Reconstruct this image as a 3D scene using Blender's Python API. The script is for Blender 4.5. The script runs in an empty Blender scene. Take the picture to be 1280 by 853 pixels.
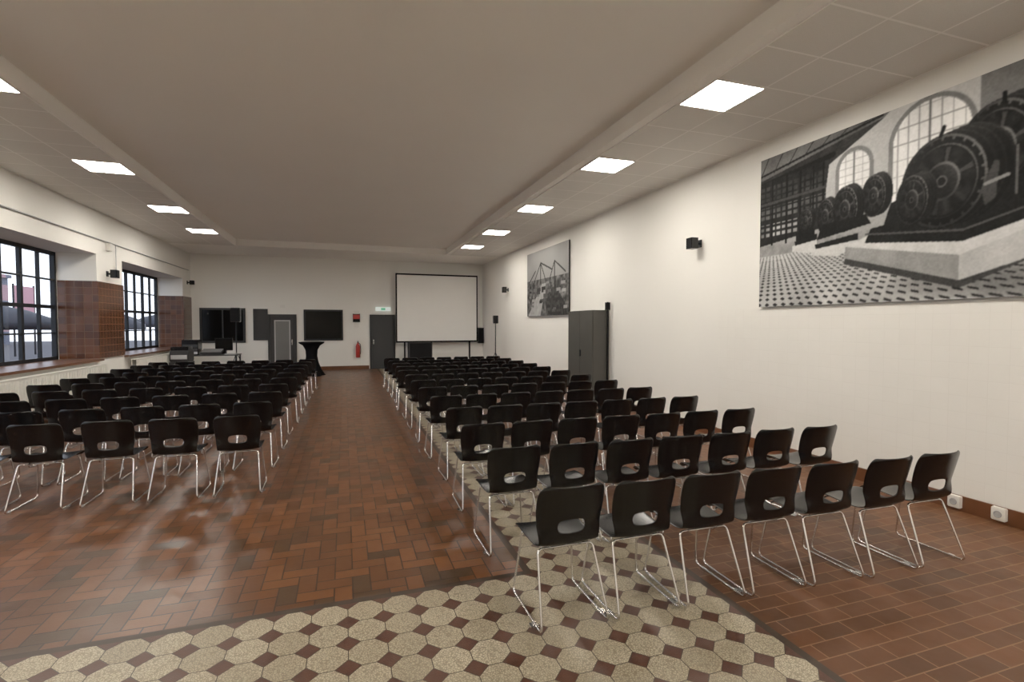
import bpy, bmesh, math, random
import numpy as np
from mathutils import Vector, Matrix, Euler
random.seed(7); rng=np.random.default_rng(3)
S=bpy.context.scene
COL=S.collection
D2R=math.pi/180
S.view_settings.view_transform='Standard'
S.view_settings.gamma=1.18

# ---------------------------------------------------------------- room dims
XR=5.34; XL=-5.0; YF=19.9; YB=-2.6; ZS=4.13; ZC=4.33
TH=0.8

# ---------------------------------------------------------------- node helper
class NT:
    def __init__(s,name):
        s.m=bpy.data.materials.new(name); s.m.use_nodes=True
        s.t=s.m.node_tree; s.n=s.t.nodes; s.l=s.t.links
        s.b=s.n['Principled BSDF']
    def put(s,inp,v):
        if v is None: return
        if isinstance(v,bpy.types.NodeSocket): s.l.new(v,inp)
        else:
            if isinstance(v,(tuple,list)) and len(v)==3 and inp.type=='RGBA': v=(*v,1)
            inp.default_value=v
    def math(s,op,a,b=None,c=None,clamp=False):
        n=s.n.new('ShaderNodeMath'); n.operation=op; n.use_clamp=clamp
        s.put(n.inputs[0],a)
        if b is not None: s.put(n.inputs[1],b)
        if c is not None: s.put(n.inputs[2],c)
        return n.outputs[0]
    def pos(s):
        g=s.n.new('ShaderNodeNewGeometry'); return g.outputs['Position']
    def sep(s,v):
        n=s.n.new('ShaderNodeSeparateXYZ'); s.l.new(v,n.inputs[0]); return n.outputs
    def comb(s,x=0.,y=0.,z=0.):
        n=s.n.new('ShaderNodeCombineXYZ'); s.put(n.inputs[0],x); s.put(n.inputs[1],y); s.put(n.inputs[2],z); return n.outputs[0]
    def noise(s,vec,scale,detail=3,rough=.5):
        n=s.n.new('ShaderNodeTexNoise'); s.l.new(vec,n.inputs['Vector'])
        n.inputs['Scale'].default_value=scale; n.inputs['Detail'].default_value=detail; n.inputs['Roughness'].default_value=rough
        return n.outputs['Fac']
    def vor(s,vec,scale,feature='F1'):
        n=s.n.new('ShaderNodeTexVoronoi'); n.feature=feature; s.l.new(vec,n.inputs['Vector']); n.inputs['Scale'].default_value=scale
        return n.outputs['Distance']
    def white(s,vec):
        n=s.n.new('ShaderNodeTexWhiteNoise'); n.noise_dimensions='3D'; s.l.new(vec,n.inputs['Vector']); return n.outputs['Value']
    def ramp(s,fac,stops,interp='LINEAR'):
        n=s.n.new('ShaderNodeValToRGB'); s.put(n.inputs[0],fac); r=n.color_ramp; r.interpolation=interp
        while len(r.elements)<len(stops): r.elements.new(.5)
        for e,(p,c) in zip(r.elements,stops):
            e.position=p; e.color=(*c,1) if len(c)==3 else c
        return n.outputs[0]
    def mix(s,fac,a,b,mode='MIX'):
        n=s.n.new('ShaderNodeMix'); n.data_type='RGBA'; n.blend_type=mode
        s.put(n.inputs[0],fac); s.put(n.inputs[6],a); s.put(n.inputs[7],b); return n.outputs[2]
    def bump(s,h,strength=.3,dist=.01):
        n=s.n.new('ShaderNodeBump'); s.put(n.inputs['Height'],h); n.inputs['Strength'].default_value=strength; n.inputs['Distance'].default_value=dist
        s.l.new(n.outputs[0],s.b.inputs['Normal'])
    def out(s,color=None,rough=None,metal=None,spec=None):
        s.put(s.b.inputs['Base Color'],color); s.put(s.b.inputs['Roughness'],rough); s.put(s.b.inputs['Metallic'],metal)
        if spec is not None: s.b.inputs['Specular IOR Level'].default_value=spec
        return s.m

def simple(name,col,rough=.5,metal=0.,var=.12,scale=30.,emit=None,es=0.,spec=None):
    t=NT(name); p=t.pos(); n=t.noise(p,scale)
    c=t.mix(n,tuple(x*(1-var) for x in col),tuple(min(1,x*(1+var)) for x in col))
    t.out(c,rough,metal,spec)
    if emit:
        t.b.inputs['Emission Color'].default_value=(*emit,1); t.b.inputs['Emission Strength'].default_value=es
    return t.m

# plaster
def plaster(name,col,scale=60.,bs=.15):
    t=NT(name); p=t.pos()
    big=t.noise(p,.7,4); fine=t.noise(p,scale,4,.7)
    c=t.mix(big,tuple(x*.94 for x in col),col)
    t.bump(fine,bs,.01); return t.out(c,.85)
M_wall=plaster('wall_paint_white',(.85,.83,.78))
M_ceil=plaster('ceiling_plaster',(.93,.90,.85),90,.3)
M_soff=plaster('soffit_plaster',(.94,.915,.87),90,.15)

def tile_mask(t,a,b,ta,tb,g,offset=0.):
    """returns (grout mask 1 in grout, id vector)"""
    v=t.math('DIVIDE',b,tb); row=t.math('FLOOR',v)
    u=t.math('DIVIDE',a,ta)
    if offset: u=t.math('ADD',u,t.math('MULTIPLY',t.math('MODULO',row,2.),offset))
    ci=t.math('FLOOR',u)
    fu=t.math('ABSOLUTE',t.math('SUBTRACT',t.math('FRACT',u),.5)); fv=t.math('ABSOLUTE',t.math('SUBTRACT',t.math('FRACT',v),.5))
    gu=t.math('GREATER_THAN',fu,.5-g/ta); gv=t.math('GREATER_THAN',fv,.5-g/tb)
    return t.math('MAXIMUM',gu,gv),t.comb(ci,row,0.)

# painted tile dado
t=NT('painted_wall_tiles'); p=t.pos(); x,y,z=t.sep(p)
g,i=tile_mask(t,y,z,.15,.15,.0028); r=t.white(i); big=t.noise(p,1.5,3)
c=t.mix(t.math('MULTIPLY',g,.09),t.mix(big,(.79,.77,.72),(.85,.83,.78)),(.45,.42,.36))
c=t.mix(t.math('MULTIPLY',r,.045),c,(.6,.57,.5))
t.bump(t.math('SUBTRACT',t.math('MULTIPLY',t.noise(p,6.,2),.8),t.math('MULTIPLY',g,.6)),.4,.006); M_dado=t.out(c,.45)

# ceiling tiles
def ct(x0,nm):
    t=NT(nm); p=t.pos(); x,y,z=t.sep(p)
    g,i=tile_mask(t,t.math('SUBTRACT',x,x0),t.math('SUBTRACT',y,4.145),.61,.61,.010)
    r=t.white(i); sp=t.noise(p,120.,2,.8)
    c=t.mix(sp,(.66,.635,.59),(.86,.835,.79)); c=t.mix(t.math('MULTIPLY',r,.12),c,(.5,.48,.45))
    c=t.mix(g,c,(.93,.905,.87)); t.bump(t.math('ADD',sp,g),.2,.006); return t.out(c,.8)
M_ctR=ct(3.50,'ceiling_tiles_grid_right'); M_ctL=ct(-5.0,'ceiling_tiles_grid_left')

# glazed brown tiles
t=NT('glazed_brown_tiles'); p=t.pos(); x,y,z=t.sep(p)
a=t.math('ADD',x,y)
g,i=tile_mask(t,a,z,.155,.155,.004); r=t.white(i)
c=t.mix(r,(.050,.015,.0055),(.105,.035,.012)); c=t.mix(g,c,(.14,.08,.045))
t.bump(t.math('MULTIPLY',g,-1.),.4,.004); M_brown=t.out(c,t.math('ADD',t.math('MULTIPLY',g,.5),.2),None,.35)

# herringbone brick floor
t=NT('herringbone_brick_floor'); p=t.pos(); x,y,z=t.sep(p); w=.112
u=t.math('DIVIDE',t.math('ADD',x,60.),w); v=t.math('DIVIDE',t.math('ADD',y,60.),w)
i=t.math('FLOOR',u); j=t.math('FLOOR',v); fu=t.math('FRACT',u); fv=t.math('FRACT',v)
k=t.math('FLOORED_MODULO',t.math('SUBTRACT',i,j),4.)
k=t.math('ROUND',k)
def eq(n): return t.math('COMPARE',k,float(n),.1)
k0,k1,k2,k3=eq(0),eq(1),eq(2),eq(3)
gw=.04
def edge(e,skip): return t.math('MULTIPLY',t.math('SUBTRACT',1.,skip),t.math('LESS_THAN',e,gw))
L=edge(fu,k1); R=edge(t.math('SUBTRACT',1.,fu),k0); B=edge(fv,k2); T=edge(t.math('SUBTRACT',1.,fv),k3)
g=t.math('MAXIMUM',t.math('MAXIMUM',L,R),t.math('MAXIMUM',B,T))
idv=t.comb(t.math('SUBTRACT',i,k1),t.math('SUBTRACT',j,k2),t.math('ADD',k2,k3))
r=t.white(idv)
big=t.noise(p,.9,4); fine=t.noise(p,45.,4,.7); mid=t.noise(p,7.,3)
c=t.ramp(r,[(0,(.034,.024,.013)),(.09,(.055,.030,.013)),(.17,(.095,.035,.0115)),(.6,(.135,.047,.0145)),(1,(.19,.070,.023))])
c=t.mix(t.math('MULTIPLY',big,.35),c,(.085,.032,.010))
c=t.mix(t.math('MULTIPLY',fine,.45),c,(.072,.028,.009))
c=t.mix(g,c,(.020,.010,.005))
t.bump(t.math('ADD',t.math('MULTIPLY',g,-1.),t.math('ADD',t.math('MULTIPLY',fine,.25),t.math('MULTIPLY',r,.4))),.40,.005)
M_herr=t.out(c,t.math('ADD',.24,t.math('MULTIPLY',mid,.22)),None,.45)

# straight tiles right
t=NT('running_bond_floor_tiles'); p=t.pos(); x,y,z=t.sep(p)
g,idv=tile_mask(t,t.math('ADD',x,60.),t.math('ADD',y,60.),.225,.1125,.0032,.5); r=t.white(idv)
fine=t.noise(p,45.,4,.7)
c=t.ramp(r,[(0,(.072,.027,.009)),(.4,(.098,.035,.0112)),(1,(.132,.047,.0155))]); c=t.mix(t.math('MULTIPLY',fine,.4),c,(.064,.026,.0095))
c=t.mix(g,c,(.20,.11,.055)); t.bump(t.math('ADD',t.math('MULTIPLY',g,-1.),t.math('MULTIPLY',fine,.3)),.3,.004)
M_run=t.out(c,t.math('ADD',.36,t.math('MULTIPLY',t.noise(p,7.),.25)),None,.38)

# octagon and dot mosaic
t=NT('octagon_mosaic_floor'); p=t.pos(); x,y,z=t.sep(p); P=.20
fu=t.math('ABSOLUTE',t.math('SUBTRACT',t.math('FRACT',t.math('DIVIDE',t.math('ADD',x,60.-1.2),P)),.5))
fv=t.math('ABSOLUTE',t.math('SUBTRACT',t.math('FRACT',t.math('DIVIDE',t.math('ADD',y,60.-3.17),P)),.5))
sm=t.math('ADD',fu,fv); mx=t.math('MAXIMUM',fu,fv)
dia=t.math('GREATER_THAN',sm,.68)
g1=t.math('LESS_THAN',t.math('ABSOLUTE',t.math('SUBTRACT',sm,.68)),.015)
g2=t.math('MULTIPLY',t.math('GREATER_THAN',mx,.488),t.math('SUBTRACT',1.,dia))
g=t.math('MAXIMUM',g1,g2)
cr=t.vor(p,80.,'DISTANCE_TO_EDGE'); crm=t.math('LESS_THAN',cr,.13)
iu=t.math('FLOOR',t.math('DIVIDE',t.math('ADD',x,60.-1.2),P)); iv=t.math('FLOOR',t.math('DIVIDE',t.math('ADD',y,60.-3.17),P))
r=t.white(t.comb(iu,iv,0.))
oc=t.mix(r,(.37,.315,.215),(.53,.465,.335)); oc=t.mix(t.math('MULTIPLY',crm,.65),oc,(.12,.09,.055))
oc=t.mix(t.math('MULTIPLY',t.noise(p,3.,3),.4),oc,(.27,.22,.145))
c=t.mix(dia,oc,t.mix(t.noise(p,14.),(.050,.016,.008),(.088,.031,.015))); c=t.mix(g,c,(.045,.030,.02))
t.bump(t.math('ADD',t.math('MULTIPLY',g,-1.),t.math('MULTIPLY',crm,-.4)),.35,.003)
M_mos=t.out(c,t.math('ADD',.33,t.math('MULTIPLY',t.noise(p,9.),.25)))
M_border=simple('floor_border_tiles',(.035,.021,.012),.5,var=.3,scale=12)

M_base=simple('baseboard_tile_redbrown',(.12,.042,.016),.3,var=.25,scale=8)
M_black=simple('black_plastic',(.0032,.0032,.0038),.24,scale=60,spec=.32)
M_blackm=simple('black_matte',(.004,.004,.005),.7,spec=.15)
M_fabric=simple('black_stretch_fabric',(.003,.003,.004),.85,scale=90,spec=.1)
M_chrome=simple('chrome_tube',(.80,.80,.80),.22,1.,var=.04)
M_grey=simple('cabinet_grey_metal',(.060,.058,.052),.5,.1,scale=4,spec=.3)
M_dgrey=simple('door_dark_grey',(.028,.028,.029),.45,scale=4,spec=.25)
M_steel=simple('window_steel_frame',(.008,.010,.013),.5,spec=.25)
M_white=simple('white_enamel',(.76,.74,.69),.35,var=.05)
M_screen=simple('projection_fabric_white',(.88,.865,.83),.8,var=.02,scale=3)
M_dark=simple('dark_window_glass',(.004,.004,.004),.12,spec=.12)
M_lens=simple('lamp_diffuser',(.9,.9,.88),.5,emit=(1,.925,.815),es=54.)
M_red=simple('signal_red',(.42,.015,.010),.35)
M_green=simple('exit_sign_green',(.03,.35,.15),.4,emit=(.3,.9,.6),es=.2)
M_signw=simple('exit_sign_lit_white',(.7,.75,.7),.4,emit=(.85,1,.93),es=.35)
M_lgrey=simple('light_grey_plastic',(.38,.38,.38),.5)
M_sill=simple('sill_brown',(.11,.045,.02),.3,var=.25)

# ---------------------------------------------------------------- mesh helpers
def newobj(name,me,parent=None):
    o=bpy.data.objects.new(name,me); COL.objects.link(o)
    if parent: o.parent=parent
    return o
def empty(name,loc=(0,0,0),rz=0):
    o=bpy.data.objects.new(name,None); COL.objects.link(o); o.location=loc; o.rotation_euler=(0,0,rz); o.empty_display_size=.2; return o
def boxes(name,lst,mats,parent=None,bevel=0.):
    """lst: (x0,x1,y0,y1,z0,z1[,mat index])"""
    bm=bmesh.new()
    for b in lst:
        mi=b[6] if len(b)>6 else 0
        m=Matrix.Translation(((b[0]+b[1])/2,(b[2]+b[3])/2,(b[4]+b[5])/2))@Matrix.Diagonal((abs(b[1]-b[0]),abs(b[3]-b[2]),abs(b[5]-b[4]),1))
        r=bmesh.ops.create_cube(bm,size=1,matrix=m)
        fs=set(f for v in r['verts'] for f in v.link_faces)
        for f in fs: f.material_index=mi
    if bevel: bmesh.ops.bevel(bm,geom=bm.edges[:],offset=bevel,segments=2,affect='EDGES')
    me=bpy.data.meshes.new(name); bm.to_mesh(me); bm.free()
    for m in (mats if isinstance(mats,(list,tuple)) else [mats]): me.materials.append(m)
    return newobj(name,me,parent)
def lathe(name,prof,mat,seg=24,parent=None,loc=(0,0,0),mod=None,smooth=True):
    bm=bmesh.new(); rings=[]
    for r,z in prof:
        ring=[]
        for k in range(seg):
            a=2*math.pi*k/seg; rr=r*(mod(a,z) if mod else 1)
            ring.append(bm.verts.new((rr*math.cos(a),rr*math.sin(a),z)))
        rings.append(ring)
    for a,b in zip(rings,rings[1:]):
        for k in range(seg): bm.faces.new((a[k],a[(k+1)%seg],b[(k+1)%seg],b[k]))
    bm.faces.new(rings[0][::-1]); bm.faces.new(rings[-1])
    me=bpy.data.meshes.new(name); bm.to_mesh(me); bm.free(); me.materials.append(mat)
    if smooth:
        for f in me.polygons: f.use_smooth=len(f.vertices)==4
    o=newobj(name,me,parent); o.location=loc; return o
def fillet(pts,r,n=5):
    pts=[Vector(p) for p in pts]; out=[pts[0]]
    for a,b,c in zip(pts,pts[1:],pts[2:]):
        d1=(a-b); d2=(c-b); l=min(r,d1.length*.45,d2.length*.45)
        p1=b+d1.normalized()*l; p2=b+d2.normalized()*l
        for k in range(n+1):
            s=k/n; out.append(p1.lerp(b,s).lerp(b.lerp(p2,s),s))
    out.append(pts[-1]); return out
def tube_bm(bm,pts,rad,seg=8,mi=0):
    rings=[]; up=Vector((0,0,1)); prev=None
    for k,p in enumerate(pts):
        if k==0: d=pts[1]-pts[0]
        elif k==len(pts)-1: d=pts[-1]-pts[-2]
        else: d=pts[k+1]-pts[k-1]
        d.normalize()
        if prev is None:
            n=d.cross(up)
            if n.length<.1: n=d.cross(Vector((1,0,0)))
        else: n=prev-d*prev.dot(d)
        n.normalize(); prev=n; b=d.cross(n)
        rings.append([bm.verts.new(p+(n*math.cos(2*math.pi*q/seg)+b*math.sin(2*math.pi*q/seg))*rad) for q in range(seg)])
    for a,b in zip(rings,rings[1:]):
        for q in range(seg):
            f=bm.faces.new((a[q],a[(q+1)%seg],b[(q+1)%seg],b[q])); f.material_index=mi; f.smooth=True
    for rr in (rings[0][::-1],rings[-1]):
        f=bm.faces.new(rr); f.material_index=mi
def tube(name,pts,rad,mat,parent=None,fr=.03,seg=8):
    bm=bmesh.new(); tube_bm(bm,fillet(pts,fr),rad,seg); me=bpy.data.meshes.new(name); bm.to_mesh(me); bm.free(); me.materials.append(mat)
    return newobj(name,me,parent)

# ---------------------------------------------------------------- floor
def floor_mesh():
    bm=bmesh.new()
    def q(x0,x1,y0,y1,mi):
        f=bm.faces.new([bm.verts.new(v) for v in ((x0,y0,0),(x1,y0,0),(x1,y1,0),(x0,y1,0))]); f.material_index=mi
    X1,X2,Y1=1.20,2.20,3.17; b=.05
    q(XL-.05,X1-b,Y1+b,YF,0)
    q(XL-.05,X1,Y1,Y1+b,3); q(X1-b,X1,Y1+b,YF,3)
    q(XL-.05,X1,YB,Y1,1); q(X1,X2,YB,YF,1)
    q(X2,X2+b,YB,YF,3); q(X2+b,XR+.05,YB,YF,2)
    bmesh.ops.remove_doubles(bm,verts=bm.verts,dist=1e-5)
    me=bpy.data.meshes.new('floor'); bm.to_mesh(me); bm.free()
    for m in (M_herr,M_mos,M_run,M_border): me.materials.append(m)
    return newobj('floor',me)
floor_mesh()
boxes('floor_slab',[(XL-TH,XR+.2,YB-.2,YF+.2,-.2,-.004)],M_border)

# ---------------------------------------------------------------- walls
OPEN=[(2.3,7.0),(8.3,13.0),(14.3,19.0)]
ZSILL=.93; ZTOP=3.2
wl=[(XL-TH,XL,YB,YF,0,ZSILL),(XL-TH,XL,YB,YF,ZTOP,4.6)]
ys=[YB]+[v for o in OPEN for v in o]+[YF]
for k in range(0,len(ys),2): wl.append((XL-TH,XL,ys[k],ys[k+1],ZSILL,ZTOP))
boxes('wall_left',wl,M_wall)
boxes('wall_right',[(XR,XR+.2,YB,YF,0,4.6)],M_wall)
boxes('wall_back',[(XL-TH,XR+.2,YF,YF+.2,0,4.6)],M_wall)
boxes('wall_front',[(XL-TH,XR+.2,YB-.2,YB,0,4.6)],M_wall)
boxes('trim_tiled_dado',[(XR-.022,XR,YB,6.2,.0,1.91)],M_dado)
boxes('baseboard_right',[(XR-.04,XR-.022,YB,6.2,0,.14),(XR-.02,XR,6.2,YF,0,.14)],M_base)
boxes('baseboard_back',[(XL,.87,YF-.02,YF,0,.14),(1.87,XR-.02,YF-.02,YF,0,.14)],M_base)
boxes('baseboard_left',[(XL,XL+.02,YB,YF-.02,0,.14)],M_base)
# brown glazed pier cladding
tl=[]
for a,b in ((7.0,8.3),(13.0,14.3),(19.0,YF)):
    tl.append((XL-.68,XL+.02,a-.015,b+(.015 if b<YF else 0),ZSILL+.04,2.62))
boxes('trim_pier_tiles',tl,M_brown)
boxes('trim_window_sills',[(XL-.72,XL+.10,a-.0,b+.0,ZSILL-.01,ZSILL+.035) for a,b in OPEN],M_sill)

# ceiling
boxes('ceiling',[(XL-TH,XR+.2,YB-.2,YF+.2,ZC,ZC+.3)],M_ceil)
XSR=3.38; XSL=-3.16; YS=17.5
boxes('trim_soffit',[(XSR,XR,YB,YF,ZS,ZC),(XL,XSL,YB,YF,ZS,ZC),(XSL,XSR,YS,YF,ZS,ZC)],M_soff)
boxes('ceiling_tiles_right',[(3.50,XR,YB,YS+.0,ZS-.012,ZS)],M_ctR)
boxes('ceiling_tiles_left',[(XL,-3.17-.0,YB,YS,ZS-.012,ZS)],M_ctL)
# light panels
def panel(x,y):
    o=boxes('ceiling_light_panel',[(x-.29,x+.29,y-.29,y+.29,ZS-.020,ZS-.012,0),
      (x-.305,x-.29,y-.305,y+.305,ZS-.024,ZS-.012,1),(x+.29,x+.305,y-.305,y+.305,ZS-.024,ZS-.012,1),
      (x-.29,x+.29,y-.305,y-.29,ZS-.024,ZS-.012,1),(x-.29,x+.29,y+.29,y+.305,ZS-.024,ZS-.012,1)],[M_lens,M_white])
for y in (-1.04,1.40,4.45,6.89,9.94,12.80,15.40): panel(3.805,y)
for y in (-1.12,1.32,3.9,6.38,9.4,12.38,15.0): panel(-3.475,y)

# ---------------------------------------------------------------- windows
t=NT('window_glass'); tr=t.n.new('ShaderNodeBsdfTransparent'); gl=t.n.new('ShaderNodeBsdfGlossy'); gl.inputs['Roughness'].default_value=.03
mx=t.n.new('ShaderNodeMixShader'); mx.inputs[0].default_value=.07; t.l.new(tr.outputs[0],mx.inputs[1]); t.l.new(gl.outputs[0],mx.inputs[2])
t.l.new(mx.outputs[0],t.n['Material Output'].inputs[0]); M_glass=t.m
for n,(a,b) in enumerate(OPEN,1):
    gx=XL-.74; z0=ZSILL+.035; z1=ZTOP
    L=[(gx-.04,gx+.04,a,a+.07,z0,z1),(gx-.04,gx+.04,b-.07,b,z0,z1),(gx-.04,gx+.04,a,b,z0,z0+.07),(gx-.04,gx+.04,a,b,z1-.07,z1)]
    nb=8
    for k in range(1,nb):
        yy=a+(b-a)*k/nb; hw=.04 if k%2==0 else .018
        L.append((gx-.03,gx+.03,yy-hw,yy+hw,z0,z1))
    for zz,hw in ((1.52,.016),(2.06,.035),(2.62,.016)): L.append((gx-.028,gx+.028,a,b,zz-hw,zz+hw))
    w=empty('window_%d'%n,(0,0,0))
    boxes('frame',L,M_steel,w)
    boxes('pane',[(gx-.004,gx+.002,a+.05,b-.05,z0+.05,z1-.05)],M_glass,w)

# exterior
def brickface(nm,c1,c2,wc):
    t=NT(nm); p=t.pos(); x,y,z=t.sep(p)
    fu=t.math('FRACT',t.math('DIVIDE',t.math('ADD',y,100.),2.4)); fv=t.math('FRACT',t.math('DIVIDE',t.math('ADD',z,10.),2.9))
    wn=t.math('MULTIPLY',t.math('MULTIPLY',t.math('GREATER_THAN',fu,.3),t.math('LESS_THAN',fu,.75)),t.math('MULTIPLY',t.math('GREATER_THAN',fv,.3),t.math('LESS_THAN',fv,.8)))
    c=t.mix(t.noise(p,.8),c1,c2); c=t.mix(wn,c,wc); return t.out(c,.7)
M_fac=brickface('facade_pale',(.20,.24,.34),(.30,.34,.44),(.05,.08,.14))
M_fac2=brickface('facade_red',(.28,.15,.17),(.35,.20,.22),(.08,.09,.13))
boxes('ground_outside',[(-60,XL-TH-.02,-30,70,-.4,-.2)],simple('asphalt',(.05,.05,.055),.9))
boxes('building',[(-40,-26,10,38,-.2,5.0),(-40,-25.8,10,38,5.0,5.3)],M_fac)
boxes('building_brick',[(-44,-30,42,60,-.2,6),(-44.3,-29.7,41.8,60,6,6.3)],M_fac2)
M_par=simple('parasol_dark_blue',(.008,.011,.019),.7)
for (x,y,h,r) in ((-9.5,18.0,2.5,1.7),(-8.7,22.5,2.45,1.5),(-10.5,27,2.6,1.8),(-9.2,31.5,2.5,1.6),(-13.5,34,2.7,1.9),(-14,24,2.7,1.9)):
    e=empty('market_parasol',(x,y,-.2))
    lathe('canopy',[(r,h-.75),(r*.98,h-.55),(r*.5,h-.2),(.04,h),(.01,h+.08)],M_par,16,e)
    lathe('pole',[(.03,.1),(.03,h)],M_steel,8,e); lathe('base',[(.3,0),(.3,.08),(.05,.12)],M_steel,12,e)
M_ban=simple('banner_red',(.42,.05,.05),.6); M_ban2=simple('banner_pink',(.42,.20,.23),.6)
def sign(x,y,w,z0,z1,mat):
    e=empty('street_banner',(x,y,-.2)); boxes('cloth',[(-.02,.02,-w/2,w/2,z0,z1)],mat,e)
    boxes('posts',[(-.04,.04,-w/2-.06,-w/2,0,z1+.1),(-.04,.04,w/2,w/2+.06,0,z1+.1)],M_steel,e)
sign(-17,29,1.6,2.6,3.9,M_ban); sign(-18.5,38.5,2.0,2.6,4.2,M_ban2); sign(-17,47,1.6,2.8,3.7,M_ban)

# ---------------------------------------------------------------- radiators + wall bits on left
for a,b in ((2.6,6.7),(8.5,12.9),(14.5,18.8)):
    e=empty('radiator',(XL+.13,(a+b)/2,0)); h=(b-a)/2
    L=[(-.055,-.045,-h,h,.14,.84),(.045,.055,-h,h,.14,.84),(-.06,.06,-h,h,.84,.855)]
    n=int((b-a)/.1)
    for k in range(n+1):
        yy=-h+.02+(2*h-.04)*k/n; L.append((.054,.064,yy-.02,yy+.02,.17,.81))
    boxes('panels',L,M_white,e)
    boxes('legs',[(-.03,.03,-h+.3,-h+.34,0,.15),(-.03,.03,h-.34,h-.3,0,.15)],M_white,e)
tube('cable_conduit',[(XL+.03,YB+.1,3.52),(XL+.03,YF-.3,3.52)],.014,M_lgrey)
tube('cable_conduit',[(XL+.03,13.9,3.5),(XL+.03,13.9,2.9),(XL+.05,13.7,2.85)],.01,M_lgrey)

def wall_speaker(loc,rz,w=.07,h=.085,d=.12):
    o=boxes('loudspeaker',[(-.02,.02,.012,.09,-.02,.02,1),(-.05,.05,.002,.014,-.06,.06,1),
        (-w,w,.085,.085+d,-h,h,0),(-w*.88,w*.88,.085+d,.091+d,-h*.9,h*.9,2)],[M_black,M_steel,M_blackm])
    o.location=loc; o.rotation_euler=(0,0,rz); return o
wall_speaker((XR,6.67,2.97),math.pi/2)
wall_speaker((XR,16.5,2.88),math.pi/2,.08,.10)
wall_speaker((XL,13.5,2.82),-math.pi/2,.08,.09)
boxes('motion_sensor',[(XL+.001,XL+.09,13.45,13.6,3.33,3.5)],M_white,None,.01)
wall_speaker((XL,19.5,3.1),-math.pi/2,.06,.07)

# sockets right wall base
for y in (3.05,2.72):
    e=empty('power_socket',(XR-.041,y,.08)); boxes('housing',[(-.045,0,-.05,.05,-.05,.06)],M_white,e,.006)
    o=lathe('socket_face',[(.03,0),(.03,.006),(.022,.006),(.02,.002)],M_lgrey,16,e); o.rotation_euler=(0,-math.pi/2,0); o.location=(-.045,0,.005)

# ---------------------------------------------------------------- posters (flat prints; paint in metres on the canvas)
def srgb2lin(v): return np.where(v<=.04045,v/12.92,((v+.055)/1.055)**2.4)
def vnoise(U,V,sc,seed):
    r=np.random.default_rng(seed); G=r.random((96,96))
    x=U*sc; y=V*sc; xi=np.floor(x).astype(int); yi=np.floor(y).astype(int); fx=x-xi; fy=y-yi
    fx=fx*fx*(3-2*fx); fy=fy*fy*(3-2*fy)
    g=lambda a,b:G[a%96,b%96]
    return (g(xi,yi)*(1-fx)+g(xi+1,yi)*fx)*(1-fy)+(g(xi,yi+1)*(1-fx)+g(xi+1,yi+1)*fx)*fy
def poly_mask(U,V,pts):
    m=np.zeros(U.shape,bool); n=len(pts)
    for k in range(n):
        x1,y1=pts[k]; x2,y2=pts[(k+1)%n]
        if y1==y2: continue
        c=((V>=min(y1,y2))&(V<max(y1,y2))); xi=(V-y1)*(x2-x1)/(y2-y1)+x1
        m^=c&(U<xi)
    return m
def ell(U,V,cx,cy,rx,ry): return ((U-cx)/rx)**2+((V-cy)/ry)**2
def line_mask(U,V,a,b,w):
    ax,ay=a; bx,by=b; dx,dy=bx-ax,by-ay; L=dx*dx+dy*dy
    tt=np.clip(((U-ax)*dx+(V-ay)*dy)/L,0,1); return (U-ax-tt*dx)**2+(V-ay-tt*dy)**2<w*w
def blur(I):
    P=np.pad(I,1,mode='edge'); return (P[:-2,1:-1]+P[2:,1:-1]+P[1:-1,:-2]+P[1:-1,2:]+2*P[1:-1,1:-1])/6

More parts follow.
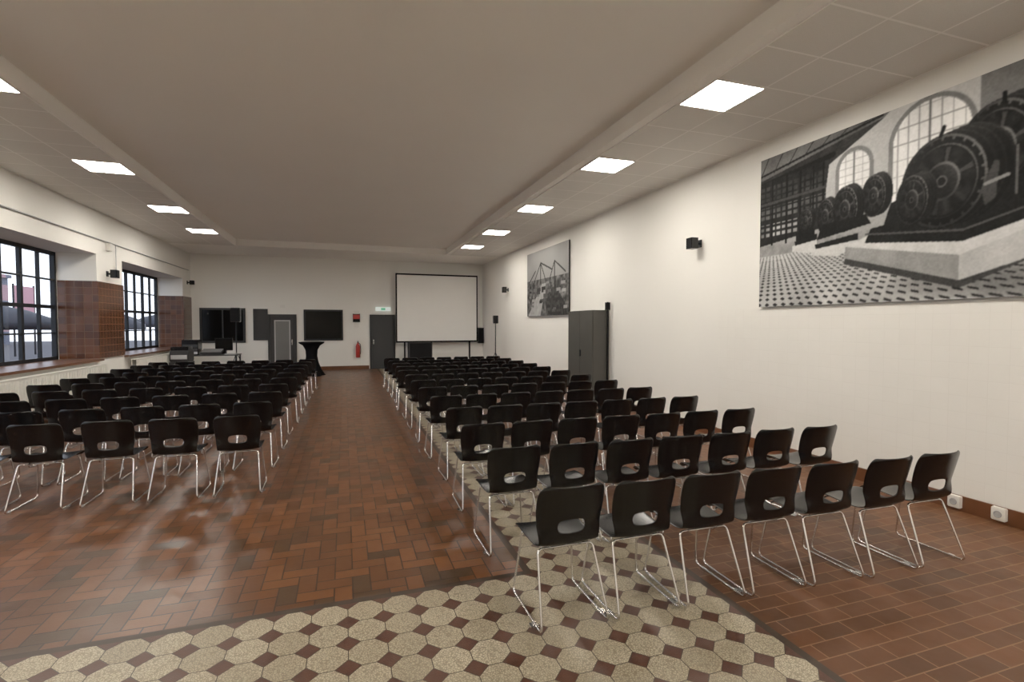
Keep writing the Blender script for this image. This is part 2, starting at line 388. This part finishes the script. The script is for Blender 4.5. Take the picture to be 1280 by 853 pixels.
def paint_hall(U,V):
    I=np.full(U.shape,.64)+.14*(V-1.2)+.06*vnoise(U,V,2.5,1)
    I=np.where(U>2.45,.46-.10*(U-2.45)+.05*vnoise(U,V,3,12),I)
    I=np.where(poly_mask(U,V,[(0,1.9),(0,2.1),(1.75,2.1),(1.62,1.90),(1.0,1.60),(.95,1.2),(0,1.2)]),.12+.1*vnoise(U,V,9,2),I)
    I=np.where(poly_mask(U,V,[(0,1.66),(1.62,1.90),(1.75,2.0),(0,2.0)]),.34+.14*vnoise(U,V,5,5),I)
    for q in range(7): I=np.where(line_mask(U,V,(q*.22,1.70+q*.03),(q*.22+.14,1.95),.006),.2,I)
    I=np.where(line_mask(U,V,(0,1.72),(1.6,1.93),.012),.12,I)
    I=np.where(line_mask(U,V,(0,1.60),(1.05,1.70),.03),.07,I)
    m=poly_mask(U,V,[(0,.80),(0,1.62),(.95,1.66),(.98,.9)]); I=np.where(m,.06+.08*vnoise(U,V,12,3),I)
    gx=np.abs((U/.085)%1-.5); gy=np.abs((V/.075)%1-.5)
    m2=m&(V>1.38)&(V<1.58)&(gx<.36)&(gy<.34); I=np.where(m2,.16+.1*vnoise(U,V,5,40),I)
    m2=m&(V>1.14)&(V<1.30)&(gx<.36)&(gy<.34); I=np.where(m2,.14+.3*vnoise(U,V,6,41),I)
    m2=m&(V>.88)&(V<1.08)&(gx<.34)&(gy<.30)&(U<.62); I=np.where(m2,.30+.45*vnoise(U,V,4,42),I)
    for u in (.2,.42,.62,.80,.93): I=np.where(line_mask(U,V,(u,.8),(u,1.64),.012),.02,I)
    I=np.where(line_mask(U,V,(0,1.34),(.95,1.36),.018),.24,I)
    def arch(cx,hw,sp,bot,val):
        nonlocal I
        o=((np.abs(U-cx)<hw+.045)&(V<sp)&(V>bot))|((ell(U,V,cx,sp,hw+.045,hw+.045)<1)&(V>=sp)); I=np.where(o,.48,I)
        o=((np.abs(U-cx)<hw)&(V<sp)&(V>bot))|((ell(U,V,cx,sp,hw,hw)<1)&(V>=sp)); I=np.where(o,val-.12*vnoise(U,V,3,44),I)
        bars=(np.abs(((U-cx)/(hw/3.5))%1-.5)>.45)|(np.abs(((V-sp)/(hw/2.2))%1-.5)>.465); I=np.where(o&bars,.60,I)
        I=np.where(o&(np.abs(U-cx)<.010),.42,I)
    arch(1.30,.17,1.49,1.15,.97); arch(2.05,.34,1.56,1.0,.99)
    f=V<(.80-.02*U); den=np.maximum(1.06-V,.05)
    a=(U-.2)/den; b=1./den
    base=.80-.16*vnoise(U,V,3,8)
    chk=((np.abs((a*8.)%1-.5)+np.abs((b*14.)%1-.5))<.32)
    I=np.where(f,np.where(chk,.18,base),I)
    I=np.where(f&(V>.66),.50+.1*vnoise(U,V,14,4),I)
    sh=np.clip(1-ell(U,V,2.5,.18,.9,.22),0,1); I=np.where(f,I*(1-.35*sh),I)
    for c,w,zz in ((.66,.20,.74),(1.02,.34,.66)):
        I=np.where(poly_mask(U,V,[(c-w*.7,zz),(c+w,zz+.05),(c+w,zz-.05),(c+.1,zz-.12),(c-w*.7,zz-.07)]),.76,I)
        I=np.where(poly_mask(U,V,[(c-w*.55,zz+.05),(c+w,zz+.10),(c+w,zz+.03),(c-w*.5,zz)]),.08,I)
    def gen(cx,cy,rx,ry,d=.10):
        nonlocal I
        for q in range(9,0,-1):
            o=q/9.*rx*.55; sh=d*.6+.05*(q%3==0)
            I=np.where(ell(U,V,cx+o,cy+ry*.06*q/9,rx,ry)<1,sh+.20*np.clip((V-cy)/ry-.3,0,1),I)
        e=ell(U,V,cx,cy,rx,ry); ang=np.arctan2((V-cy)/ry,(U-cx)/rx); rr=np.sqrt(e); lit=np.clip(np.sin(ang+.9),0,1)
        I=np.where(e<1,d+.05*(np.clip((V-cy)/ry,-1,1)),I)
        I=np.where((rr<.99)&(rr>.93),.15+.27*lit,I)
        I=np.where((rr<.93)&(rr>.87)&(np.abs((ang*22/(2*math.pi))%1-.5)<.12),.16+.24*lit,I)
        I=np.where((rr<.80)&(rr>.76),.10+.29*lit,I)
        I=np.where((rr<.74)&(rr>.42),.06+.04*np.sin(ang*8)+.07*vnoise(U,V,24,6),I)
        I=np.where((rr<.72)&(rr>.40)&(np.abs((ang*6/(2*math.pi)+.2)%1-.5)<.08),.15+.13*lit,I)
        I=np.where((rr<.42)&(rr>.36),.20+.26*lit,I)
        I=np.where(rr<.36,.08+.16*lit*(rr/.36),I); I=np.where(rr<.13,.34,I); I=np.where(rr<.09,.06,I)
    gen(.70,1.02,.09,.14,.06); I=np.where((np.abs(U-.70)<.13)&(V>.80)&(V<.90),.05,I)
    gen(1.52,1.12,.13,.22,.08)
    gen(.96,1.02,.11,.20,.06); gen(1.20,1.05,.15,.25,.06); I=np.where(poly_mask(U,V,[(.86,.76),(1.5,.84),(1.44,.95),(.92,.92)]),.06,I)
    I=np.where(poly_mask(U,V,[(1.22,.63),(1.55,.74),(2.7,.86),(3.6,.86),(3.6,.72),(2.32,.40)]),.76+.06*vnoise(U,V,8,31),I)
    I=np.where(poly_mask(U,V,[(1.22,.63),(2.32,.40),(2.32,.17),(1.22,.50)]),.52+.10*vnoise(U,V,6,9),I)
    I=np.where(poly_mask(U,V,[(2.32,.40),(3.6,.82),(3.6,.56),(2.32,.17)]),.76-.10*vnoise(U,V,5,19),I)
    I=np.where(poly_mask(U,V,[(1.22,.50),(2.32,.17),(2.9,.34),(2.32,.10),(1.20,.44)]),.24,I)
    I=np.where(poly_mask(U,V,[(1.44,.64),(2.34,.52),(3.4,.80),(3.4,.96),(1.5,.78)]),.06+.05*vnoise(U,V,9,55),I)
    I=np.where(poly_mask(U,V,[(1.44,.72),(2.34,.61),(3.3,.86),(3.3,.878),(2.34,.632),(1.44,.74)]),.30,I)
    I=np.where(poly_mask(U,V,[(1.62,.74),(1.70,1.00),(1.95,1.08),(2.0,.68)]),.08,I)
    gen(3.08,1.38,.34,.46,.08)
    gen(2.58,1.28,.30,.40,.07)
    I=np.where(poly_mask(U,V,[(2.40,.78),(2.46,1.0),(2.9,1.02),(3.0,.84)]),.08,I)
    gen(2.16,1.10,.36,.43,.06)
    gen(1.90,.99,.15,.24,.07)
    I=np.where(poly_mask(U,V,[(2.47,.95),(2.56,1.18),(2.60,1.16),(2.58,.86),(2.50,.80)]),.26,I)
    I=np.where(line_mask(U,V,(2.50,.99),(2.66,1.03),.016),.55,I)
    I=np.where(line_mask(U,V,(2.72,.86),(2.72,1.25),.010),.36,I)
    I=np.where(line_mask(U,V,(2.62,1.64),(2.62,1.72),.016),.06,I); I=np.where(line_mask(U,V,(2.14,1.52),(2.17,1.60),.016),.06,I)
    I=blur(blur(I)); I+= .05*(vnoise(U,V,60,11)-.5)+.03*(vnoise(U,V,22,13)-.5)
    return np.clip(I,.02,.97)
def paint_harbour(U,V):
    I=.46+.16*(V/1.86)+.10*vnoise(U,V,1.6,21)
    I=np.where(V<1.05,.30+.34*(vnoise(U,V,7,22)-.4)+.25*(vnoise(U,V,19,23)-.5),I)
    I=np.where(poly_mask(U,V,[(.1,0),(1.2,.9),(1.5,.9),(1.1,0)]),.60+.1*vnoise(U,V,12,4),I)
    I=np.where(poly_mask(U,V,[(1.6,0),(1.75,.8),(2.3,.7),(3.0,.1),(3.0,0)]),.12+.2*vnoise(U,V,16,5),I)
    for a,b in (((.5,.9),(1.1,1.5)),((1.1,1.5),(1.5,.95)),((1.7,.9),(2.1,1.45)),((2.1,1.45),(2.8,1.1)),((.2,1.0),(.7,1.3)),((2.1,.7),(2.1,1.45)),((1.1,.9),(1.1,1.5)),((1.1,1.5),(1.9,1.25))):
        I=np.where(line_mask(U,V,a,b,.022),.18,I)
    for k in range(40):
        x=.2+rng.random()*2.6; y=.08+rng.random()*.9; w=.04+rng.random()*.13; I=np.where((np.abs(U-x)<w)&(np.abs(V-y)<w*.35),.08+rng.random()*.6,I)
    return np.clip(I,.03,.9)
t=NT('photo_print'); at=t.n.new('ShaderNodeVertexColor'); at.layer_name='Print'; M_print=t.out(at.outputs[0],.6,None,.12)
def poster(name,ynear,yfar,z0,z1,fn,res):
    Lm=yfar-ynear; H=z1-z0; nu=int(Lm/res); nv=int(H/res)
    us=np.linspace(0,Lm,nu+1); vs=np.linspace(0,H,nv+1); U,V=np.meshgrid(us,vs)
    X=XR-.05
    I=fn(U,V); c=srgb2lin(I)**1.12
    verts=np.stack([np.full(U.size,X),yfar-U.ravel(),z0+V.ravel()],1)
    idx=np.arange(U.size).reshape(U.shape)
    f=np.stack([idx[:-1,:-1],idx[:-1,1:],idx[1:,1:],idx[1:,:-1]],-1).reshape(-1,4)
    me=bpy.data.meshes.new(name+'_print'); me.from_pydata(verts.tolist(),[],f.tolist())
    ca=me.color_attributes.new('Print','FLOAT_COLOR','POINT')
    rgba=np.ones((U.size,4),np.float32); rgba[:,0]=c.ravel()*1.0; rgba[:,1]=c.ravel()*.995; rgba[:,2]=c.ravel()*.98
    ca.data.foreach_set('color',rgba.ravel()); me.materials.append(M_print)
    e=empty(name,(0,0,0)); newobj('print',me,e)
    boxes('stretcher',[(XR-.048,XR-.023,ynear,yfar,z0,z1)],M_blackm,e)
poster('framed_photo_mural',2.0,5.40,1.93,3.87,paint_hall,.0065)
poster('harbour_photo_canvas',11.47,14.47,1.94,3.80,paint_harbour,.02)

# steel cabinet
e=empty('steel_cabinet',(0,0,0))
cx0=4.93; cx1=XR-.022; cy0=9.5; cy1=10.72
boxes('carcass',[(cx0+.02,cx1,cy0,cy1,.06,2.0),(cx0+.04,cx1-.02,cy0+.02,cy1-.02,0,.06)],M_grey,e)
boxes('doors',[(cx0,cx0+.018,cy0+.01,(cy0+cy1)/2-.003,.08,1.98),(cx0,cx0+.018,(cy0+cy1)/2+.003,cy1-.01,.08,1.98)],M_grey,e,.004)
boxes('handle',[(cx0-.03,cx0,(cy0+cy1)/2-.06,(cy0+cy1)/2-.04,1.0,1.14)],M_steel,e)
boxes('pole_with_hook',[(5.24,5.27,9.44,9.46,0.0,2.17),(5.20,5.30,9.42,9.47,2.0,2.16)],M_blackm,e)

# ---------------------------------------------------------------- back wall
def on_back(name,x0,x1,z0,z1,fr,mf,mi,depth=.05,muntins=()):
    e=empty(name,(0,0,0)); y1=YF; y0=YF-depth
    boxes('frame',[(x0,x0+fr,y0,y1,z0,z1),(x1-fr,x1,y0,y1,z0,z1),(x0+fr,x1-fr,y0,y1,z1-fr,z1),(x0+fr,x1-fr,y0,y1,z0,z0+fr)]+
       [(m-.02,m+.02,y0,y1,z0+fr,z1-fr) for m in muntins],mf,e)
    boxes('infill',[(x0+fr,x1-fr,y1-.02,y1,z0+fr,z1-fr)],mi,e); return e
on_back('window_4',-4.74,-3.33,1.05,2.27,.07,M_dgrey,M_dark,.06,(-4.04,))
on_back('notice_board',-3.08,-2.61,1.13,2.25,.05,M_dgrey,M_dgrey)
on_back('window_5',-1.42,-.06,1.10,2.24,.06,M_steel,M_dark,.06)
e=on_back('door_1',-2.61,-1.66,0,2.06,.07,M_dgrey,M_dgrey,.07)
boxes('leaf',[(-2.53,-1.74,YF-.05,YF-.02,.08,1.98)],M_dgrey,e)
boxes('glazing_frame',[(-2.40,-2.36,YF-.062,YF-.05,.35,1.85),(-1.91,-1.87,YF-.062,YF-.05,.35,1.85),(-2.36,-1.91,YF-.062,YF-.05,1.81,1.85),(-2.36,-1.91,YF-.062,YF-.05,.35,.39)],M_lgrey,e)
boxes('glazing',[(-2.36,-1.91,YF-.056,YF-.05,.39,1.81)],simple('pane_grey',(.12,.12,.115),.3),e)
boxes('handle',[(-1.83,-1.80,YF-.09,YF-.05,.95,1.15)],M_chrome,e)
e=on_back('door_2',.90,1.84,0,2.07,.06,M_dgrey,M_dgrey,.07)
boxes('leaf',[(.97,1.77,YF-.055,YF-.02,.02,2.0)],simple('door_leaf_black',(.014,.015,.017),.5),e)
boxes('handle',[(1.02,1.05,YF-.09,YF-.055,.95,1.12)],M_chrome,e)
e=empty('exit_sign',(1.40,YF,2.28)); boxes('housing',[(-.28,.28,-.06,0,-.07,.07)],M_signw,e); boxes('pictogram',[(-.08,.08,-.066,-.06,-.04,.04)],M_green,e)
e=empty('fire_alarm_panel',(.42,YF,2.0)); boxes('board',[(-.13,.13,-.04,0,-.22,.1)],M_blackm,e); boxes('red_sign',[(-.12,.12,-.05,-.04,-.10,.06)],M_red,e)
boxes('white_sign',[(-.10,.10,-.05,-.04,.0+.11-.02,.20)],M_white,e); boxes('lower_box',[(-.08,.08,-.06,0,-.42,-.26)],M_white,e)
e=empty('fire_extinguisher',(.46,YF-.12,.45))
lathe('cylinder',[(.065,0),(.08,.02),(.08,.42),(.06,.48),(.025,.52),(.025,.56)],M_red,20,e)
boxes('valve',[(-.02,.02,-.05,.05,.56,.60),(-.012,.012,-.10,.03,.61,.63)],M_blackm,e)
tube('hose',[(.0,.04,.57),(.09,.03,.5),(.10,0,.25),(.085,-.02,.12)],.012,M_blackm,e)
boxes('wall_hook',[(-.03,.03,.075,.12,.3,.4)],M_steel,e)
boxes('thermostat',[(-2.2,-2.05,YF-.03,YF,2.3,2.4)],M_white)

# projection screen on stand
e=empty('projection_screen',(3.45,YF-.30,0),.03)
w=1.61
boxes('surface',[(-w+.05,w-.05,-.01,.01,1.06,3.58)],M_screen,e)
boxes('border',[(-w,-w+.05,-.02,.02,1.0,3.64),(w-.05,w,-.02,.02,1.0,3.64),(-w+.05,w-.05,-.02,.02,3.58,3.64),(-w+.05,w-.05,-.02,.02,1.0,1.06)],M_blackm,e)
boxes('legs',[(-w+.3,-w+.36,.0,.04,0,1.0),(w-.36,w-.3,.0,.04,0,1.0),(-w+.28,-w+.38,-.25,.2,0,.04),(w-.38,w-.28,-.25,.2,0,.04)],M_blackm,e)
e=empty('rack_case',(2.66,YF-.90,0)); boxes('body',[(-.42,.42,-.25,.25,.05,1.02)],M_blackm,e,.01); boxes('edges',[(-.43,-.40,-.26,-.24,.05,1.02),(.40,.43,-.26,-.24,.05,1.02),(-.43,.43,-.26,-.24,1.0,1.03)],M_dgrey,e)
boxes('casters',[(-.36,-.28,-.2,-.12,0,.06),(.28,.36,-.2,-.12,0,.06),(-.36,-.28,.12,.2,0,.06),(.28,.36,.12,.2,0,.06)],M_steel,e)

def pa_stand(loc,zt,s=1.):
    e=empty('speaker_on_stand',loc)
    boxes('cabinet',[(-.15*s,.15*s,-.14*s,.14*s,zt-.5*s,zt)],M_black,e,.015)
    boxes('grille',[(-.13*s,.13*s,-.15*s,-.14*s,zt-.47*s,zt-.03)],M_blackm,e)
    lathe('pole',[(.018,.1),(.018,zt-.5*s)],M_steel,10,e)
    for k in range(3):
        a=k*2*math.pi/3+.4; tube('leg_%d'%(k+1),[(0,0,.75),(.34*math.cos(a),.34*math.sin(a),.012)],.012,M_steel,e)
pa_stand((-3.45,18.9,0),2.25,.95)
pa_stand((4.88,16.5,0),2.0,.55)
wall_speaker((5.205,YF,1.25),math.pi,.115,.31,.18)

# bar table with stretch cover
def barmod(a,z):
    f=math.cos(2*a)**2; q=1-min(1,max(0,z/1.0)); 
    return 1+.55*f*q*q
e=empty('bar_table',(-1.05,17.9,0),.5)
lathe('stretch_cover',[(.30,0.0),(.285,.05),(.24,.2),(.19,.45),(.17,.65),(.19,.85),(.27,1.0),(.38,1.07),(.40,1.09),(.40,1.115),(.39,1.12)],M_fabric,48,e,mod=barmod)

# AV desk
e=empty('av_desk',(-3.95,18.0,0))
boxes('table_top',[(-.85,.75,-.35,.35,.72,.75)],M_dgrey,e)
boxes('table_legs',[(-.83,-.79,-.33,-.29,0,.72),(.69,.73,-.33,-.29,0,.72),(-.83,-.79,.29,.33,0,.72),(.69,.73,.29,.33,0,.72)],M_steel,e)
boxes('rack_unit',[(-.78,-.34,-.25,.2,.75,1.22,0),(-.76,-.36,-.256,-.25,.78,.86,1),(-.76,-.36,-.256,-.25,.88,.96,2),(-.76,-.36,-.256,-.25,.98,1.08,2)],[M_black,M_lgrey,M_dgrey],e)
mb=boxes('mixing_console',[(-.28,.28,-.2,.25,0,.07,0)]+[(-.25+.05*k,-.23+.05*k,-.16,.2,.07,.078,1) for k in range(11)],[M_dgrey,M_lgrey],e); mb.location=(-.02,0,.80); mb.rotation_euler=(.22,0,0)
boxes('console_feet',[(-.26,.22,-.15,.2,.75,.82)],M_black,e)
boxes('monitor',[(.02,.52,.22,.25,.86,1.26,0),(.20,.34,.2,.3,.75,.87,0),(.04,.50,.215,.22,.88,1.24,1)],[M_black,M_dark],e)
boxes('laptop',[(.36,.68,-.2,.05,.75,.77)],M_lgrey,e)
boxes('paper_stack',[(.4,.62,.07,.2,.75,.80)],M_white,e)
e=empty('printer',(-4.50,16.9,0))
boxes('cabinet',[(-.25,.25,-.3,.3,.0,.62)],M_dgrey,e,.01); boxes('printer_body',[(-.24,.24,-.28,.28,.62,.95)],M_dgrey,e,.02)
boxes('output_slot',[(-.2,.2,-.30,-.28,.70,.82)],M_lgrey,e); boxes('lid',[(-.22,.22,-.24,.24,.95,1.05)],M_black,e,.01)

# ---------------------------------------------------------------- stacking chair
CP=[(.232,.402),(.226,.425),(.20,.441),(.13,.447),(.04,.441),(-.06,.433),(-.13,.434),(-.175,.452),(-.196,.49),(-.206,.54),(-.217,.60),(-.232,.67),(-.250,.74),(-.266,.785),(-.272,.805)]
WD=[.150,.182,.196,.203,.203,.198,.192,.188,.190,.196,.203,.209,.208,.196,.165]
def cat(P,s):
    n=len(P)-1; s=min(max(s,0),n-1e-6); k=int(s); f=s-k
    g=lambda i:np.array(P[min(max(i,0),n)],float)
    p0,p1,p2,p3=g(k-1),g(k),g(k+1),g(k+2)
    return .5*((2*p1)+(-p0+p2)*f+(2*p0-5*p1+4*p2-p3)*f*f+(-p0+3*p1-3*p2+p3)*f**3)
def surf(s,tt):
    y,z=cat(CP,s); w=float(cat([(a,) for a in WD],s)[0]); x=tt*w
    back=min(1,max(0,(z-.45)/.12)) if s>6 else 0
    seat=1-back
    y+= .045*back*abs(tt)**2.2
    z+= .014*seat*abs(tt)**2.5*(1 if s>2 else .3)
    return Vector((x,y,z)),w
NS,NTt=38,18
HA,HB,HZ=.083,.040,.565
bm=bmesh.new(); grid=[]; par={}
for a in range(NS+1):
    row=[]
    for b in range(NTt+1):
        s=a/NS*(len(CP)-1); tt=-1+2*b/NTt
        v=bm.verts.new(surf(s,tt)[0]); row.append(v); par[v]=s
    grid.append(row)
faces=[]
for a in range(NS):
    for b in range(NTt):
        f=bm.faces.new((grid[a][b],grid[a][b+1],grid[a+1][b+1],grid[a+1][b])); faces.append(f)
def se(x,z): return (abs(x)/HA)**3+(abs(z-HZ)/HB)**3
dele=[f for f in faces if par[f.verts[0]]>7.6 and se(f.calc_center_median().x,f.calc_center_median().z)<1]
hv=set(v for f in dele for v in f.verts); bmesh.ops.delete(bm,geom=dele,context='FACES')
for v in list(hv):
    if v.is_valid and v.is_boundary:
        x,z=v.co.x,v.co.z-HZ; k=(se(x,v.co.z))**(-1/3.)
        x*=k; z=z*k+HZ
        lo,hi=7.,14.
        for _ in range(30):
            mid=(lo+hi)/2
            if cat(CP,mid)[1]<z: lo=mid
            else: hi=mid
        w=surf(lo,0)[1]; v.co=surf(lo,x/w)[0]
for v in [v for v in bm.verts if not v.link_faces]: bm.verts.remove(v)
bmesh.ops.recalc_face_normals(bm,faces=bm.faces)
me=bpy.data.meshes.new('shell'); bm.to_mesh(me); bm.free()
for p in me.polygons: p.use_smooth=True
tmp=bpy.data.objects.new('tmp',me); COL.objects.link(tmp)
md=tmp.modifiers.new('s','SOLIDIFY'); md.thickness=.007; md.offset=0
md=tmp.modifiers.new('u','SUBSURF'); md.levels=1; md.render_levels=1
dg=bpy.context.evaluated_depsgraph_get(); shell=bpy.data.meshes.new_from_object(tmp.evaluated_get(dg))
bpy.data.objects.remove(tmp)
bm=bmesh.new(); bm.from_mesh(shell)
for f in bm.faces: f.material_index=0; f.smooth=True
R=.0070
for sx in (-1,1):
    pts=[(sx*.10,.15,.424),(sx*.165,.15,.422),(sx*.205,.215,.010+R),(sx*.205,-.275,.010+R),(sx*.172,-.125,.418),(sx*.10,-.125,.418)]
    tube_bm(bm,fillet(pts,.045),R,8,1)
    def bx(x0,x1,y0,y1,z0,z1,mi):
        r=bmesh.ops.create_cube(bm,size=1,matrix=Matrix.Translation(((x0+x1)/2,(y0+y1)/2,(z0+z1)/2))@Matrix.Diagonal((abs(x1-x0),y1-y0,z1-z0,1)))
        for f in set(f for v in r['verts'] for f in v.link_faces): f.material_index=mi
    bx(sx*.205-.010,sx*.205+.010,.10,.15,0,.020,1); bx(sx*.205-.010,sx*.205+.010,-.20,-.14,0,.020,1)
    bx(sx*.213,sx*.235,-.19,-.15,.004,.018,1)
tube_bm(bm,[Vector((-.11,.15,.424)),Vector((.11,.15,.424))],R,8,1)
tube_bm(bm,[Vector((-.11,-.125,.418)),Vector((.11,-.125,.418))],R,8,1)
for sx in (-1,1): tube_bm(bm,[Vector((sx*.10,.15,.426)),Vector((sx*.10,-.125,.42))],R,8,1)
chair=bpy.data.meshes.new('stacking_chair')
chair.materials.append(M_black); chair.materials.append(M_chrome)
bm.to_mesh(chair); bm.free()
def put_chair(x,yb,rz):
    o=bpy.data.objects.new('stacking_chair',chair); COL.objects.link(o)
    o.location=(x,yb+.27,0.001); o.rotation_euler=(0,0,rz)
for r in range(13):
    y=2.50+.93*r
    sh=random.uniform(-.03,.03) if r else 0; rot=random.uniform(-.015,.015)
    sl=max(0.,.028-.006*r)
    for c in range(7):
        put_chair(1.20+sh+(.462 if r==0 else .468)*c,y+random.uniform(-.012,.012)-sl*c,rot+random.uniform(-.025,.025))
for r in range(10):
    y=5.48+.93*r
    sh=random.uniform(-.03,.03)+.012*r; rot=random.uniform(-.015,.015)
    for c in range(7):
        put_chair(-1.04+sh-.545*c,y+random.uniform(-.012,.012)+(.035*c if r==0 else 0),rot+random.uniform(-.03,.03))

# ---------------------------------------------------------------- world + camera
w=bpy.data.worlds.new('world'); S.world=w; w.use_nodes=True
nt=w.node_tree; bg=nt.nodes['Background']
tc=nt.nodes.new('ShaderNodeTexCoord'); sp=nt.nodes.new('ShaderNodeSeparateXYZ'); rp=nt.nodes.new('ShaderNodeValToRGB')
nt.links.new(tc.outputs['Generated'],sp.inputs[0]); nt.links.new(sp.outputs[2],rp.inputs[0]); nt.links.new(rp.outputs[0],bg.inputs[0])
rp.color_ramp.elements[0].color=(.82,.88,1,1); rp.color_ramp.elements[1].color=(.65,.76,1,1)
bg.inputs[1].default_value=2.2
cam=bpy.data.cameras.new('camera'); co=bpy.data.objects.new('camera',cam); COL.objects.link(co)
cam.sensor_width=36; cam.lens=630/1280*36; cam.clip_start=.05; cam.clip_end=200
co.location=(0,0,1.7); co.rotation_euler=((90-1.9)*D2R,0,-18.35*D2R)
S.camera=co
